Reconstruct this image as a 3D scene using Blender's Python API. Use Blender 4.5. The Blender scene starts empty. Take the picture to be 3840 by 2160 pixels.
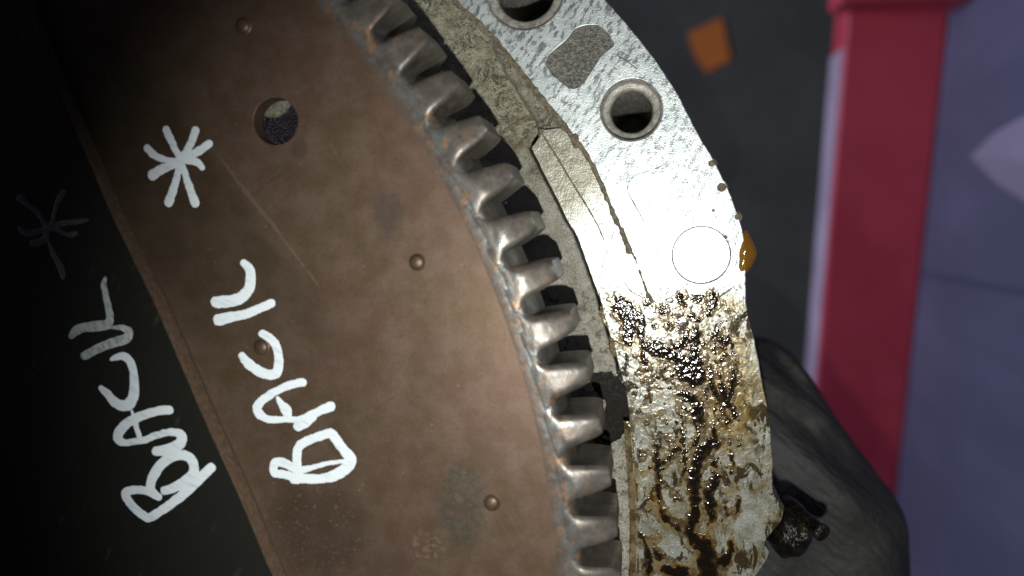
import bpy, bmesh, math, random
import numpy as np
from mathutils import Matrix, Vector

# ------------------------------------------------------------------ camera model
# (a, b, c) in millimetres: a = photo right (world down), b = photo down, c = away from the camera.
# Gravity pulls towards the right of the photograph, so world Z = -a.
F, FX, FY = 3200.0, 2400.0, 820.0            # focal length in photo pixels, pixel that looks straight at the plate
D = F / 24.4                                 # lens to flexplate face, mm
FLOOR_A = 224.0                              # floor lies this far below the lens axis
eC = np.array([FX - 1920, FY - 1080, F]); eC = eC / np.linalg.norm(eC)
eA = np.array([1.0, 0, 0]); eA = eA - (eA @ eC) * eC; eA = eA / np.linalg.norm(eA)
eB = np.cross(eC, eA)

def px(x, y, c=0.0):
    d = np.array([(x - 1920) / F, (y - 1080) / F, 1.0])
    k = (D + c) / (d @ eC)
    return np.array([(d @ eA) * k, (d @ eB) * k])

def W(a, b, c):
    return Vector((-b / 1000, c / 1000, (FLOOR_A - a) / 1000))

def Warr(P):
    P = np.asarray(P, float)
    return np.stack([-P[:, 1], P[:, 2], FLOOR_A - P[:, 0]], 1) / 1000

scene = bpy.context.scene
col = scene.collection
cam_d = bpy.data.cameras.new('camera'); cam = bpy.data.objects.new('camera', cam_d); col.objects.link(cam)
def dirW(v):                                 # camera-frame vector -> world
    return Vector((-(v @ eB), v @ eC, -(v @ eA)))
xr, yd, zf = dirW(np.array([1., 0, 0])), dirW(np.array([0., 1, 0])), dirW(np.array([0., 0, 1]))
M = Matrix(((xr.x, -yd.x, -zf.x, 0), (xr.y, -yd.y, -zf.y, 0), (xr.z, -yd.z, -zf.z, 0), (0, 0, 0, 1)))
cam.matrix_world = Matrix.Translation(W(0, 0, -D)) @ M
cam_d.sensor_width = 36; cam_d.lens = 36 * F / 3840
cam_d.clip_start = 0.01; cam_d.clip_end = 50
cam_d.dof.use_dof = True; cam_d.dof.focus_distance = 0.157; cam_d.dof.aperture_fstop = 10.5
scene.camera = cam

world = bpy.data.worlds.new('World'); scene.world = world; world.use_nodes = True
bg = world.node_tree.nodes['Background']; bg.inputs[0].default_value = (0.62, 0.6, 0.75, 1); bg.inputs[1].default_value = 0.028

def lamp(name, kind, loc, target, power, color, **kw):
    l = bpy.data.lights.new(name, kind); l.energy = power; l.color = color
    for k, v in kw.items(): setattr(l, k, v)
    o = bpy.data.objects.new(name, l); col.objects.link(o); o.location = loc
    o.rotation_euler = (Vector(target) - Vector(loc)).to_track_quat('-Z', 'Y').to_euler()
    return o
# the hand torch / phone light beside the lens
TA, TB = px(2686, 1644)
lamp('torch', 'SPOT', W(3, 21, -D), W(TA, TB, 0), 0.97, (1.0, 0.975, 0.90),
     shadow_soft_size=0.0012, spot_size=math.radians(89.3), spot_blend=0.582)
# the room's own cool ceiling light, behind the engine
lamp('ceiling_light', 'AREA', W(-1100, -100, 210), W(224, -40, 520), 1.75, (0.72, 0.68, 1.0), shape='RECTANGLE', size=0.4, size_y=0.6, spread=math.radians(75))

scene.view_settings.view_transform = 'Standard'; scene.view_settings.look = 'None'
scene.view_settings.exposure = 0; scene.view_settings.gamma = 1
scene.cycles.max_bounces = 6
scene.cycles.use_denoising = True
scene.cycles.sample_clamp_indirect = 1.0

# ------------------------------------------------------------------ numpy noise
def _h(ix, iy, s):
    n = (ix.astype(np.int64) * 374761393 + iy.astype(np.int64) * 668265263 + s * 974634777) & 0x7fffffff
    n = ((n ^ (n >> 13)) * 1274126177) & 0x7fffffff
    return ((n ^ (n >> 16)) & 0xffff) / 65535.0

def vnoise(x, y, s=0):
    ix, iy = np.floor(x), np.floor(y); fx, fy = x - ix, y - iy
    fx = fx * fx * (3 - 2 * fx); fy = fy * fy * (3 - 2 * fy)
    a, b = _h(ix, iy, s), _h(ix + 1, iy, s); c, d = _h(ix, iy + 1, s), _h(ix + 1, iy + 1, s)
    return (a * (1 - fx) + b * fx) * (1 - fy) + (c * (1 - fx) + d * fx) * fy

def fbm(x, y, s=0, o=4):
    r, w, t = 0, 1.0, 0
    for k in range(o):
        r = r + w * vnoise(x * 2 ** k + 17.3 * k, y * 2 ** k - 9.1 * k, s + k); t += w; w *= 0.5
    return r / t

# ------------------------------------------------------------------ objects
def link_mesh(name, me, mat=None, parent=None):
    o = bpy.data.objects.new(name, me); col.objects.link(o)
    if mat: me.materials.clear(); me.materials.append(mat)
    if parent: o.parent = parent; o.matrix_parent_inverse = Matrix.Identity(4)
    return o

def origin_of(parent):
    v = Vector((0, 0, 0))
    while parent is not None:
        v = v + parent.location; parent = parent.parent
    return np.array(v)

def from_abc(name, V, faces, mat, parent=None, smooth=False):
    """mesh from (a,b,c) millimetre vertices, placed in its parent's frame"""
    P = Warr(V)
    if parent is not None: P = P - origin_of(parent); o0 = None
    else: o0 = P.mean(0); P = P - o0
    me = bpy.data.meshes.new(name); me.from_pydata(P.tolist(), [], faces); me.update()
    if smooth: me.polygons.foreach_set('use_smooth', [True] * len(me.polygons))
    o = link_mesh(name, me, mat, parent)
    if o0 is not None: o.location = o0
    return o

def thing(name, label, cat, base, group=None):
    o = bpy.data.objects.new(name, None); col.objects.link(o); o.location = base
    o.empty_display_size = 0.01
    return tag(o, label, cat, group)

def tag(o, label=None, cat=None, group=None, kind=None):
    for k, v in (('label', label), ('category', cat), ('group', group), ('kind', kind)):
        if v: o[k] = v
    return o

def catmull(P, n=8, closed=False):
    P = np.asarray(P, float); N = len(P); out = []
    for i in range(N if closed else N - 1):
        if closed: p0, p1, p2, p3 = P[i - 1], P[i], P[(i + 1) % N], P[(i + 2) % N]
        else: p0, p1, p2, p3 = P[max(i - 1, 0)], P[i], P[i + 1], P[min(i + 2, N - 1)]
        for k in range(n):
            t = k / n
            out.append(0.5 * (2 * p1 + (p2 - p0) * t + (2 * p0 - 5 * p1 + 4 * p2 - p3) * t * t + (3 * p1 - p0 - 3 * p2 + p3) * t ** 3))
    if not closed: out.append(P[-1])
    return np.array(out)

def pxs(pts, c): return np.array([px(x, y, c) for x, y in pts])

def circle(center, r, n=72):
    t = np.linspace(0, 2 * math.pi, n, endpoint=False)
    return np.stack([center[0] + r * np.cos(t), center[1] + r * np.sin(t)], 1)

def extruded(name, outer, holes, c0, c1, mat, parent=None, bevel=0.0):
    """flat plate between depths c0 and c1 with real holes"""
    cu = bpy.data.curves.new(name, 'CURVE'); cu.dimensions = '2D'; cu.fill_mode = 'BOTH'
    cu.extrude = (c1 - c0) / 2 - bevel; cu.bevel_depth = bevel; cu.bevel_resolution = 2; cu.offset = -bevel
    for loop in [outer] + list(holes):
        sp = cu.splines.new('POLY'); sp.points.add(len(loop) - 1); sp.use_cyclic_u = True
        for p, q in zip(sp.points, loop): p.co = (q[0], q[1], 0, 1)
    tmp = bpy.data.objects.new(name, cu); col.objects.link(tmp)
    dg = bpy.context.evaluated_depsgraph_get(); dg.update()
    me = bpy.data.meshes.new_from_object(tmp.evaluated_get(dg))
    bpy.data.objects.remove(tmp); bpy.data.curves.remove(cu)
    V = np.empty(len(me.vertices) * 3); me.vertices.foreach_get('co', V); V = V.reshape(-1, 3)
    V[:, 2] += (c0 + c1) / 2
    faces = [list(p.vertices) for p in me.polygons]
    bpy.data.meshes.remove(me)
    return from_abc(name, V, faces, mat, parent)

def field(name, lines, c, mat, parent, res=0.12, hmax=0.12, slope=0.5, ragged=0.25, nscale=1.2, seed=0, rough=0.0, dip=0.25, thick=False, clip=None):
    """raised paint, dirt or oil: a height field swelling out of a flat face at depth c.
    lines = [(points (a,b), widths)], all in mm; outside the strokes it dips under the face"""
    allp = np.concatenate([l[0] for l in lines]); wm = max(np.max(l[1]) for l in lines)
    lo, hi = allp.min(0) - wm, allp.max(0) + wm
    nx, ny = int((hi[0] - lo[0]) / res) + 2, int((hi[1] - lo[1]) / res) + 2
    X, Y = np.meshgrid(lo[0] + np.arange(nx) * res, lo[1] + np.arange(ny) * res, indexing='ij')
    S = np.full(X.shape, -9.0)
    n1 = (fbm(X / nscale, Y / nscale, seed + 5, 4) - 0.5) * 2
    for P, w in lines:
        w = np.broadcast_to(np.asarray(w, float), (len(P),)); m = w.max() / 2 + 1.2
        for i in range(max(len(P) - 1, 1)):
            p, q = P[i], P[min(i + 1, len(P) - 1)]; w0, w1 = w[i], w[min(i + 1, len(P) - 1)]
            i0 = max(int((min(p[0], q[0]) - m - lo[0]) / res), 0); i1 = int((max(p[0], q[0]) + m - lo[0]) / res) + 2
            j0 = max(int((min(p[1], q[1]) - m - lo[1]) / res), 0); j1 = int((max(p[1], q[1]) + m - lo[1]) / res) + 2
            x, y = X[i0:i1, j0:j1], Y[i0:i1, j0:j1]; d = q - p; L = d @ d + 1e-9
            t = np.clip(((x - p[0]) * d[0] + (y - p[1]) * d[1]) / L, 0, 1)
            dist = np.hypot(x - p[0] - t * d[0], y - p[1] - t * d[1])
            S[i0:i1, j0:j1] = np.maximum(S[i0:i1, j0:j1], (w0 + (w1 - w0) * t) / 2 - dist)
    S = S + n1 * ragged
    if clip is not None: S = np.minimum(S, clip(X, Y))
    H = np.where(S > 0, hmax * (1 - np.exp(-np.maximum(S, 0) * slope / hmax)), S * slope)
    if rough: H = np.where(S > 0, H * (1 + rough * 2 * (fbm(X / 0.55, Y / 0.55, seed + 31, 3) - 0.5)), H)
    H = np.maximum(H, -dip)
    keep = S > -dip / slope
    cell = keep[:-1, :-1] & keep[1:, :-1] & keep[:-1, 1:] & keep[1:, 1:]
    idx = -np.ones(X.shape, int); used = np.zeros(X.shape, bool)
    for di in (0, 1):
        for dj in (0, 1): used[di:nx - 1 + di, dj:ny - 1 + dj] |= cell
    idx[used] = np.arange(used.sum())
    ii, jj = np.nonzero(cell)
    faces = np.stack([idx[ii, jj], idx[ii, jj + 1], idx[ii + 1, jj + 1], idx[ii + 1, jj]], 1)
    V = np.stack([X[used], Y[used], c - H[used]], 1)
    o = from_abc(name, V, faces.tolist(), mat, parent, smooth=True)
    if thick:
        at = o.data.attributes.new('thick', 'FLOAT', 'POINT'); at.data.foreach_set('value', np.clip(S[used], -1, 4).astype(np.float32))
    return o

def stroke(pts, w, c, org=(0, 0), sc=1.0, n=6):
    """photo polyline (crop coords / sc + org) -> smooth mm polyline with widths"""
    q = catmull(pxs([(org[0] + x / sc, org[1] + y / sc) for x, y in pts], c), n) if len(pts) > 1 else pxs([(org[0] + pts[0][0] / sc, org[1] + pts[0][1] / sc)], c)
    x0, y0 = org[0] + pts[0][0] / sc, org[1] + pts[0][1] / sc
    k = (np.hypot(*(px(x0 + 20, y0, c) - px(x0, y0, c))) + np.hypot(*(px(x0, y0 + 20, c) - px(x0, y0, c)))) / 40 / sc
    w = np.atleast_1d(np.asarray(w, float)) * k
    w = np.interp(np.linspace(0, 1, len(q)), np.linspace(0, 1, len(w)), w) if len(w) > 1 else np.full(len(q), w[0])
    return (q, w)

def lathe(name, center, prof, mat, parent, n=64, smooth=True):
    """prof = [(radius, c)] revolved about the depth axis"""
    V, fc = [], []; t = np.linspace(0, 2 * math.pi, n, endpoint=False)
    for r, c in prof:
        for k in range(n): V.append((center[0] + r * math.cos(t[k]), center[1] + r * math.sin(t[k]), c))
    for i in range(len(prof) - 1):
        for k in range(n):
            k2 = (k + 1) % n; fc.append((i * n + k, (i + 1) * n + k, (i + 1) * n + k2, i * n + k2))
    if prof[-1][0] > 1e-6: fc.append(tuple((len(prof) - 1) * n + k for k in range(n)))
    return from_abc(name, V, fc, mat, parent, smooth)

def pillow(name, outline, c_back, depth, mat, parent=None, rings=14, wob=0.0, nscale=6.0, seed=0, center=None, front=0.8):
    """closed lump with the given outline (mm), swollen towards and away from the camera"""
    O = np.asarray(outline); ctr = O.mean(0) if center is None else np.asarray(center); n = len(O)
    V, fc = [], []
    prof = [(math.sin(p), -math.cos(p)) for p in np.linspace(0.04, math.pi - 0.04, rings * 2)]
    for s, h in prof:
        d = depth * (front if h < 0 else 1 - front)
        q = ctr + (O - ctr) * s ** 0.7
        nz = (fbm(q[:, 0] / nscale, q[:, 1] / nscale, seed, 3) - 0.5) * 2 * wob
        for k in range(n): V.append((q[k, 0], q[k, 1], c_back + h * d + (nz[k] if h < 0 else 0)))
    for i in range(len(prof) - 1):
        for k in range(n):
            k2 = (k + 1) % n; fc.append((i * n + k, i * n + k2, (i + 1) * n + k2, (i + 1) * n + k))
    fc.append(tuple(range(n - 1, -1, -1))); fc.append(tuple((len(prof) - 1) * n + k for k in range(n)))
    return from_abc(name, V, fc, mat, parent, smooth=True)

def boxc(name, a0, a1, b0, b1, c0, c1, mat, parent=None, bevel=0.0):
    V = [(a, b, c) for a in (a0, a1) for b in (b0, b1) for c in (c0, c1)]
    return hexa(name, V, mat, parent, bevel)

def hexa(name, V, mat, parent=None, bevel=0.0):
    o = from_abc(name, V, [(0, 1, 3, 2), (4, 6, 7, 5), (0, 4, 5, 1), (2, 3, 7, 6), (0, 2, 6, 4), (1, 5, 7, 3)], mat, parent)
    bm = bmesh.new(); bm.from_mesh(o.data); bmesh.ops.recalc_face_normals(bm, faces=bm.faces)
    if bevel: bmesh.ops.bevel(bm, geom=bm.edges[:], offset=bevel / 1000, segments=3, affect='EDGES', profile=0.5)
    bm.to_mesh(o.data); bm.free()
    return o

# ------------------------------------------------------------------ gear layout: centre and phase fitted to the tooth gaps
gap = np.array([px(*p) for p in [(1384, 124), (1513, 293), (1623, 462), (1727, 631), (1807, 790), (1886, 973), (1958, 1157), (2015, 1326), (2075, 1515), (2115, 1718), (2145, 1902), (2160, 2086)]])
sol = np.linalg.lstsq(np.c_[2 * gap, np.ones(12)], (gap ** 2).sum(1), rcond=None)[0]
GC = sol[:2]; NT = 116
ang = np.unwrap(np.arctan2(gap[:, 1] - GC[1], gap[:, 0] - GC[0])); pitch = 2 * math.pi / NT
ph0 = float(np.mean(ang - np.arange(12) * pitch))            # angle of the first measured gap

# ------------------------------------------------------------------ materials
class Mat:
    def __init__(s, name):
        s.m = bpy.data.materials.new(name); s.m.use_nodes = True; s.t = s.m.node_tree; s.n = s.t.nodes; s.bsdf = s.n['Principled BSDF']
        s._ab = None
    def new(s, t, **kw):
        n = s.n.new(t)
        for k, v in kw.items(): setattr(n, k, v)
        return n
    def put(s, sock, v):
        if isinstance(v, bpy.types.NodeSocket): s.t.links.new(v, sock)
        elif isinstance(v, (tuple, list)) and len(v) == 3 and sock.type == 'RGBA': sock.default_value = (*v, 1)
        else: sock.default_value = v
    def set(s, **kw):
        for k, v in kw.items(): s.put(s.bsdf.inputs[k.replace('_', ' ')], v)
        return s
    def math(s, op, a, b=0.0, c=None, clamp=False):
        n = s.new('ShaderNodeMath', operation=op, use_clamp=clamp); s.put(n.inputs[0], a); s.put(n.inputs[1], b)
        if c is not None: s.put(n.inputs[2], c)
        return n.outputs[0]
    def pos(s):
        """photo-aligned surface coordinates a, b, c in mm as a vector"""
        if s._ab is None:
            g = s.new('ShaderNodeNewGeometry'); sp = s.new('ShaderNodeSeparateXYZ'); s.t.links.new(g.outputs['Position'], sp.inputs[0])
            a = s.math('MULTIPLY_ADD', sp.outputs[2], -1000.0, FLOOR_A); b = s.math('MULTIPLY', sp.outputs[0], -1000.0); c = s.math('MULTIPLY', sp.outputs[1], 1000.0)
            v = s.new('ShaderNodeCombineXYZ')
            for i, x in enumerate((a, b, c)): s.t.links.new(x, v.inputs[i])
            s._ab = (v.outputs[0], a, b, c)
        return s._ab
    def mapped(s, rot=0.0, scale=(1, 1, 1), loc=(0, 0, 0)):
        m = s.new('ShaderNodeMapping'); s.t.links.new(s.pos()[0], m.inputs[0])
        m.vector_type = 'TEXTURE'; m.inputs['Rotation'].default_value = (0, 0, rot); m.inputs['Scale'].default_value = tuple(1 / x for x in scale); m.inputs['Location'].default_value = loc
        return m.outputs[0]
    def crack(s, scale, width, vec=None, dist=1.5, detail=3.0):
        n = s.noise(scale, detail, 0.6, vec, dist)
        return s.ramp(s.math('ABSOLUTE', s.math('SUBTRACT', n, 0.5)), 0.0, width, 1.0, 0.0)
    def noise(s, scale, detail=3.0, rough=0.55, vec=None, dist=0.0):
        n = s.new('ShaderNodeTexNoise'); s.put(n.inputs['Vector'], vec if vec is not None else s.pos()[0])
        n.inputs['Scale'].default_value = scale; n.inputs['Detail'].default_value = detail; n.inputs['Roughness'].default_value = rough; n.inputs['Distortion'].default_value = dist
        return n.outputs['Fac']
    def voronoi(s, scale, feature='DISTANCE_TO_EDGE', vec=None, rnd=1.0):
        n = s.new('ShaderNodeTexVoronoi', feature=feature); s.put(n.inputs['Vector'], vec if vec is not None else s.pos()[0]); n.inputs['Scale'].default_value = scale
        n.inputs['Randomness'].default_value = rnd
        return n.outputs[0]
    def ramp(s, x, lo, hi, a=0.0, b=1.0):
        n = s.new('ShaderNodeMapRange', interpolation_type='SMOOTHSTEP'); s.put(n.inputs[0], x)
        for i, v in enumerate((lo, hi, a, b)): n.inputs[1 + i].default_value = v
        return n.outputs[0]
    def mix(s, f, a, b, blend='MIX'):
        n = s.new('ShaderNodeMix', data_type='RGBA', blend_type=blend, clamp_factor=True)
        s.put(n.inputs[0], f); s.put(n.inputs[6], a); s.put(n.inputs[7], b); return n.outputs[2]
    def mixf(s, f, a, b):
        n = s.new('ShaderNodeMix', data_type='FLOAT'); s.put(n.inputs[0], f); s.put(n.inputs[2], a); s.put(n.inputs[3], b); return n.outputs[0]
    def bump(s, h, strength=0.5, dist=0.0002, normal=None):
        n = s.new('ShaderNodeBump'); s.put(n.inputs['Height'], h); n.inputs['Strength'].default_value = strength; n.inputs['Distance'].default_value = dist
        if normal is not None: s.put(n.inputs['Normal'], normal)
        return n.outputs[0]
    def spot(s, c0, r, soft, aspect=(1, 1), rot=0.0, warp=None):
        """mask: 1 inside an ellipse about (a,b), fading over soft"""
        sub = s.new('ShaderNodeVectorMath', operation='SUBTRACT'); s.put(sub.inputs[0], s.pos()[0]); sub.inputs[1].default_value = (c0[0], c0[1], 0)
        m = s.new('ShaderNodeMapping'); s.put(m.inputs[0], sub.outputs[0]); m.inputs['Rotation'].default_value = (0, 0, rot); m.inputs['Scale'].default_value = (1 / aspect[0], 1 / aspect[1], 0)
        ln = s.new('ShaderNodeVectorMath', operation='LENGTH'); s.put(ln.inputs[0], m.outputs[0]); d = ln.outputs[1]
        if warp is not None: d = s.math('ADD', d, warp)
        return s.ramp(d, r, r + soft, 1.0, 0.0)
    def mul(s, a, b): return s.math('MULTIPLY', a, b, clamp=True)

def off(m, n, k): return m.math('MULTIPLY', m.math('SUBTRACT', n, 0.5), k)

# --- rusty brown flexplate sheet
m = Mat('rusty_sheet_steel')
big, mid, fine = m.noise(0.05, 4, 0.6), m.noise(0.22, 5, 0.6), m.noise(2.2, 3, 0.7)
c = m.mix(m.ramp(big, 0.38, 0.62), (0.168, 0.104, 0.074), (0.155, 0.108, 0.064))
c = m.mix(m.ramp(mid, 0.35, 0.70), c, (0.198, 0.138, 0.102))
c = m.mix(m.mul(m.ramp(fine, 0.50, 0.72), 0.6), c, (0.10, 0.062, 0.042))
w1 = off(m, m.noise(0.5, 4, 0.6), 6.0)
pt = lambda x, y, cc=0.0: px(x, y, cc)
flk = m.ramp(m.noise(1.3, 3, 0.6), 0.60, 0.66)
z1 = m.spot(pt(1180, 1990), 5, 5, (1.2, 1), 0, w1)
c = m.mix(m.mul(z1, 0.55), c, (0.085, 0.06, 0.042)); c = m.mix(m.mul(m.mul(z1, flk), 0.9), c, (0.27, 0.17, 0.125))
z2 = m.spot(pt(1730, 1890), 3.2, 2.4, (0.85, 1.6), 0, off(m, m.noise(1.1, 3), 6.0))
c = m.mix(m.mul(z2, m.ramp(m.noise(0.9, 5, 0.7), 0.32, 0.6)), c, (0.105, 0.097, 0.072)); c = m.mix(m.mul(m.mul(z2, flk), 0.8), c, (0.25, 0.165, 0.12))
c = m.mix(m.mul(m.spot(pt(1455, 800), 1.2, 3.0, (0.8, 1.5), 0, off(m, m.noise(0.8, 4, 0.65), 5.0)), 0.5), c, (0.075, 0.062, 0.062))
c = m.mix(m.mul(m.spot(pt(1122, 556), 0.9, 0.9, (1, 1.2), 0, off(m, m.noise(1.0, 2), 0.8)), 0.5), c, (0.08, 0.058, 0.042))
c = m.mix(m.mul(m.spot(pt(1600, 2050), 1.5, 2.0, (1.2, 1), 0, off(m, m.noise(0.9, 3), 3.0)), m.ramp(m.noise(1.0, 3), 0.5, 0.6)), c, (0.27, 0.19, 0.14))
scl = m.mul(m.ramp(m.noise(1.4, 2, 0.5, m.mapped(1.05, (0.035, 1.6, 1))), 0.66, 0.72), m.ramp(m.noise(0.12, 2), 0.45, 0.6))
c = m.mix(m.mul(scl, 0.5), c, (0.26, 0.18, 0.13))
scd = m.mul(m.ramp(m.noise(1.2, 2, 0.5, m.mapped(-0.6, (0.04, 1.8, 1), (9, 4, 0))), 0.67, 0.72), m.ramp(m.noise(0.1, 2, 0.5, m.mapped(0, (1, 1, 1), (50, 4, 0))), 0.48, 0.6))
c = m.mix(m.mul(scd, 0.55), c, (0.075, 0.048, 0.034))
lp, lq = px(790, 545), px(1200, 1080); ld = (lq - lp) / np.hypot(*(lq - lp))
_, A_, B_, C_ = m.pos()
side = m.math('ADD', m.math('MULTIPLY', m.math('SUBTRACT', A_, float(lp[0])), float(-ld[1])), m.math('MULTIPLY', m.math('SUBTRACT', B_, float(lp[1])), float(ld[0])))
ol_ = m.ramp(m.math('ADD', side, off(m, m.noise(0.3, 4, 0.6), 3.0)), -1.0, 3.5)
ol_ = m.mul(ol_, m.ramp(B_, 8.0, 28.0, 1, 0))
c = m.mix(m.mul(ol_, 0.8), c, m.mix(m.ramp(mid, 0.4, 0.6), (0.105, 0.078, 0.048), (0.125, 0.09, 0.058)))
speck = m.ramp(m.voronoi(0.33, 'F1'), 0.03, 0.10, 1, 0)
c = m.mix(m.mul(m.mul(speck, m.ramp(m.noise(0.15, 2), 0.45, 0.6)), 0.8), c, (0.33, 0.22, 0.15))
c = m.mix(1.0, c, (0.78, 0.79, 0.82), 'MULTIPLY')
m.set(Base_Color=c, Roughness=m.mixf(mid, 0.38, 0.52), Metallic=0.56, Specular_IOR_Level=0.3)
m.set(Normal=m.bump(m.math('ADD', m.mul(fine, 0.5), mid), 0.25, 0.00010)); RUST = m.m
m = Mat('rubbed_bare_line'); m.set(Base_Color=(0.150, 0.108, 0.076), Metallic=0.5, Roughness=0.5); RUBBED = m.m

# --- dark raised plate
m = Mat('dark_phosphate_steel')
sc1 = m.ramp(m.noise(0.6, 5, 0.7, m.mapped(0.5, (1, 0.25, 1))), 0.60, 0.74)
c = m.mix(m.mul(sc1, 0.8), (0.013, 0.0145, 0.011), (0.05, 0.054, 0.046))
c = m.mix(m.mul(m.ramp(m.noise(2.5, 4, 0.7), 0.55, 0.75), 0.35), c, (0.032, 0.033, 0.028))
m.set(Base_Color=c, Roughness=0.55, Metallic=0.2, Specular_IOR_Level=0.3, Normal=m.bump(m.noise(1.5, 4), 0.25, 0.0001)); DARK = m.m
m = Mat('rusty_cut_edge')
c = m.mix(m.ramp(m.noise(0.9, 4, 0.7), 0.35, 0.7), (0.14, 0.096, 0.066), (0.23, 0.16, 0.11))
m.set(Base_Color=c, Roughness=0.6, Metallic=0.3, Normal=m.bump(m.noise(1.8, 4, 0.7), 0.5, 0.0003)); EDGE = m.m

# --- white paint marker
m = Mat('white_paint_marker')
st = m.ramp(m.noise(0.7, 4, 0.6, m.mapped(0.4, (0.4, 2.2, 1))), 0.50, 0.72)
c = m.mix(m.mul(st, 0.65), (0.80, 0.90, 0.98), (0.52, 0.62, 0.70))
m.set(Base_Color=c, Roughness=0.45, Specular_IOR_Level=0.3, Normal=m.bump(m.noise(1.6, 3), 0.2, 0.0001)); PAINT = m.m
m = Mat('thin_white_paint_marker')
st = m.ramp(m.noise(1.1, 5, 0.7, m.mapped(0.9, (0.5, 1.6, 1))), 0.42, 0.66)
c = m.mix(st, (0.55, 0.62, 0.63), (0.24, 0.29, 0.30))
m.set(Base_Color=c, Roughness=0.5, Specular_IOR_Level=0.3); PAINT2 = m.m

m = Mat('dimmed_white_paint_marker')
m.set(Base_Color=m.mix(m.ramp(m.noise(1.1, 5, 0.7), 0.40, 0.62), (0.11, 0.12, 0.13), (0.05, 0.055, 0.06)), Roughness=0.6); PAINT3 = m.m  # white paint darkened in colour, as it lies outside the torch beam

# --- ring gear steel, heat tinted towards the weld
def gear_mat(name, weld):
    m = Mat(name)
    sub = m.new('ShaderNodeVectorMath', operation='SUBTRACT'); m.put(sub.inputs[0], m.pos()[0]); sub.inputs[1].default_value = (GC[0], GC[1], 0)
    fl = m.new('ShaderNodeVectorMath', operation='MULTIPLY'); m.put(fl.inputs[0], sub.outputs[0]); fl.inputs[1].default_value = (1, 1, 0)
    ln = m.new('ShaderNodeVectorMath', operation='LENGTH'); m.put(ln.inputs[0], fl.outputs[0])
    wd = m.ramp(m.math('ADD', ln.outputs[1], off(m, m.noise(0.4, 3), 3.0)), 149.3, 151.8, 1, 0)      # heat of the weld fades into the tooth
    n1, n2, n3 = m.noise(0.35, 4, 0.6), m.noise(0.6, 4, 0.6, m.mapped(0.7, (1, 1, 1), (13, 5, 2))), m.noise(3.0, 3, 0.6)
    c = m.mix(m.ramp(n1, 0.38, 0.66), (0.088, 0.076, 0.064), (0.14, 0.128, 0.114))
    c = m.mix(m.mul(m.ramp(n2, 0.50, 0.66), m.mixf(wd, 0.25, 0.85)), c, (0.19, 0.225, 0.24))
    c = m.mix(m.mul(m.ramp(n2, 0.45, 0.33), m.mixf(wd, 0.35, 0.75)), c, (0.06, 0.057, 0.065))
    c = m.mix(m.mul(m.ramp(m.noise(0.45, 3, 0.5, m.mapped(0.2, (1, 1, 1), (40, 9, 0))), 0.55, 0.65), m.mixf(wd, 0.2, 0.75)), c, (0.25, 0.15, 0.085))
    shiny = m.ramp(n2, 0.52, 0.66)
    met, rgh = m.mixf(shiny, 0.3, 0.6), m.mixf(shiny, 0.38, 0.28)
    if weld:                                  # rust creeps over the weld from the sheet side
        g = m.new('ShaderNodeAttribute', attribute_name='rim')
        rs = m.ramp(m.math('ADD', g.outputs['Fac'], off(m, m.noise(0.5, 5, 0.7), 0.9)), -0.25, 0.5, 1, 0)
        c = m.mix(rs, c, (0.14, 0.098, 0.077)); met = m.mixf(rs, met, 0.6); rgh = m.mixf(rs, rgh, 0.43)
    m.set(Base_Color=c, Metallic=met, Roughness=rgh)
    m.set(Normal=m.bump(m.math('ADD', m.mul(n3, 0.3), n2), 0.22, 0.00025)); return m.m
WELD, GEAR = gear_mat('heat_tinted_weld', True), gear_mat('gear_steel', False)

# --- block: rough grey casting behind the gear
m = Mat('grey_green_casting')
_, A_, B_, C_ = m.pos()
up = m.ramp(m.math('ADD', B_, off(m, m.noise(0.12, 3), 14.0)), -14.0, -5.0, 1, 0)          # old sealant on the upper stretch
c = m.mix(m.ramp(m.noise(0.35, 5, 0.65), 0.36, 0.66), (0.31, 0.305, 0.255), (0.46, 0.45, 0.39))
ol = m.mix(m.ramp(m.noise(0.45, 5, 0.65), 0.36, 0.66), (0.215, 0.21, 0.14), (0.37, 0.36, 0.27))
cr = m.mul(m.math('MULTIPLY', m.crack(0.30, 0.028, None, 2.2, 5.0), m.ramp(m.noise(0.2, 3), 0.40, 0.52)), up)
ol = m.mix(m.mul(cr, 0.8), ol, (0.06, 0.055, 0.03))
c = m.mix(up, c, ol)
gr = m.noise(4.5, 3, 0.6)
c = m.mix(m.mul(m.ramp(m.noise(2.4, 3, 0.65), 0.54, 0.68), 0.7), c, (0.10, 0.095, 0.075))
lowr = m.ramp(m.math('ADD', B_, off(m, m.noise(0.5, 4), 8.0)), 10.0, 16.0)
c = m.mix(m.mul(m.mul(m.ramp(m.noise(0.6, 4, 0.6), 0.50, 0.64), lowr), 0.75), c, (0.085, 0.08, 0.055))
m.set(Base_Color=c, Metallic=0.4, Roughness=0.30)
gr2 = m.noise(2.6, 3, 0.65)
m.set(Normal=m.bump(m.math('ADD', m.math('MULTIPLY', cr, -0.6), m.math('ADD', gr2, m.math('MULTIPLY', gr, 0.4))), 0.6, 0.0005)); CAST = m.m

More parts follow.
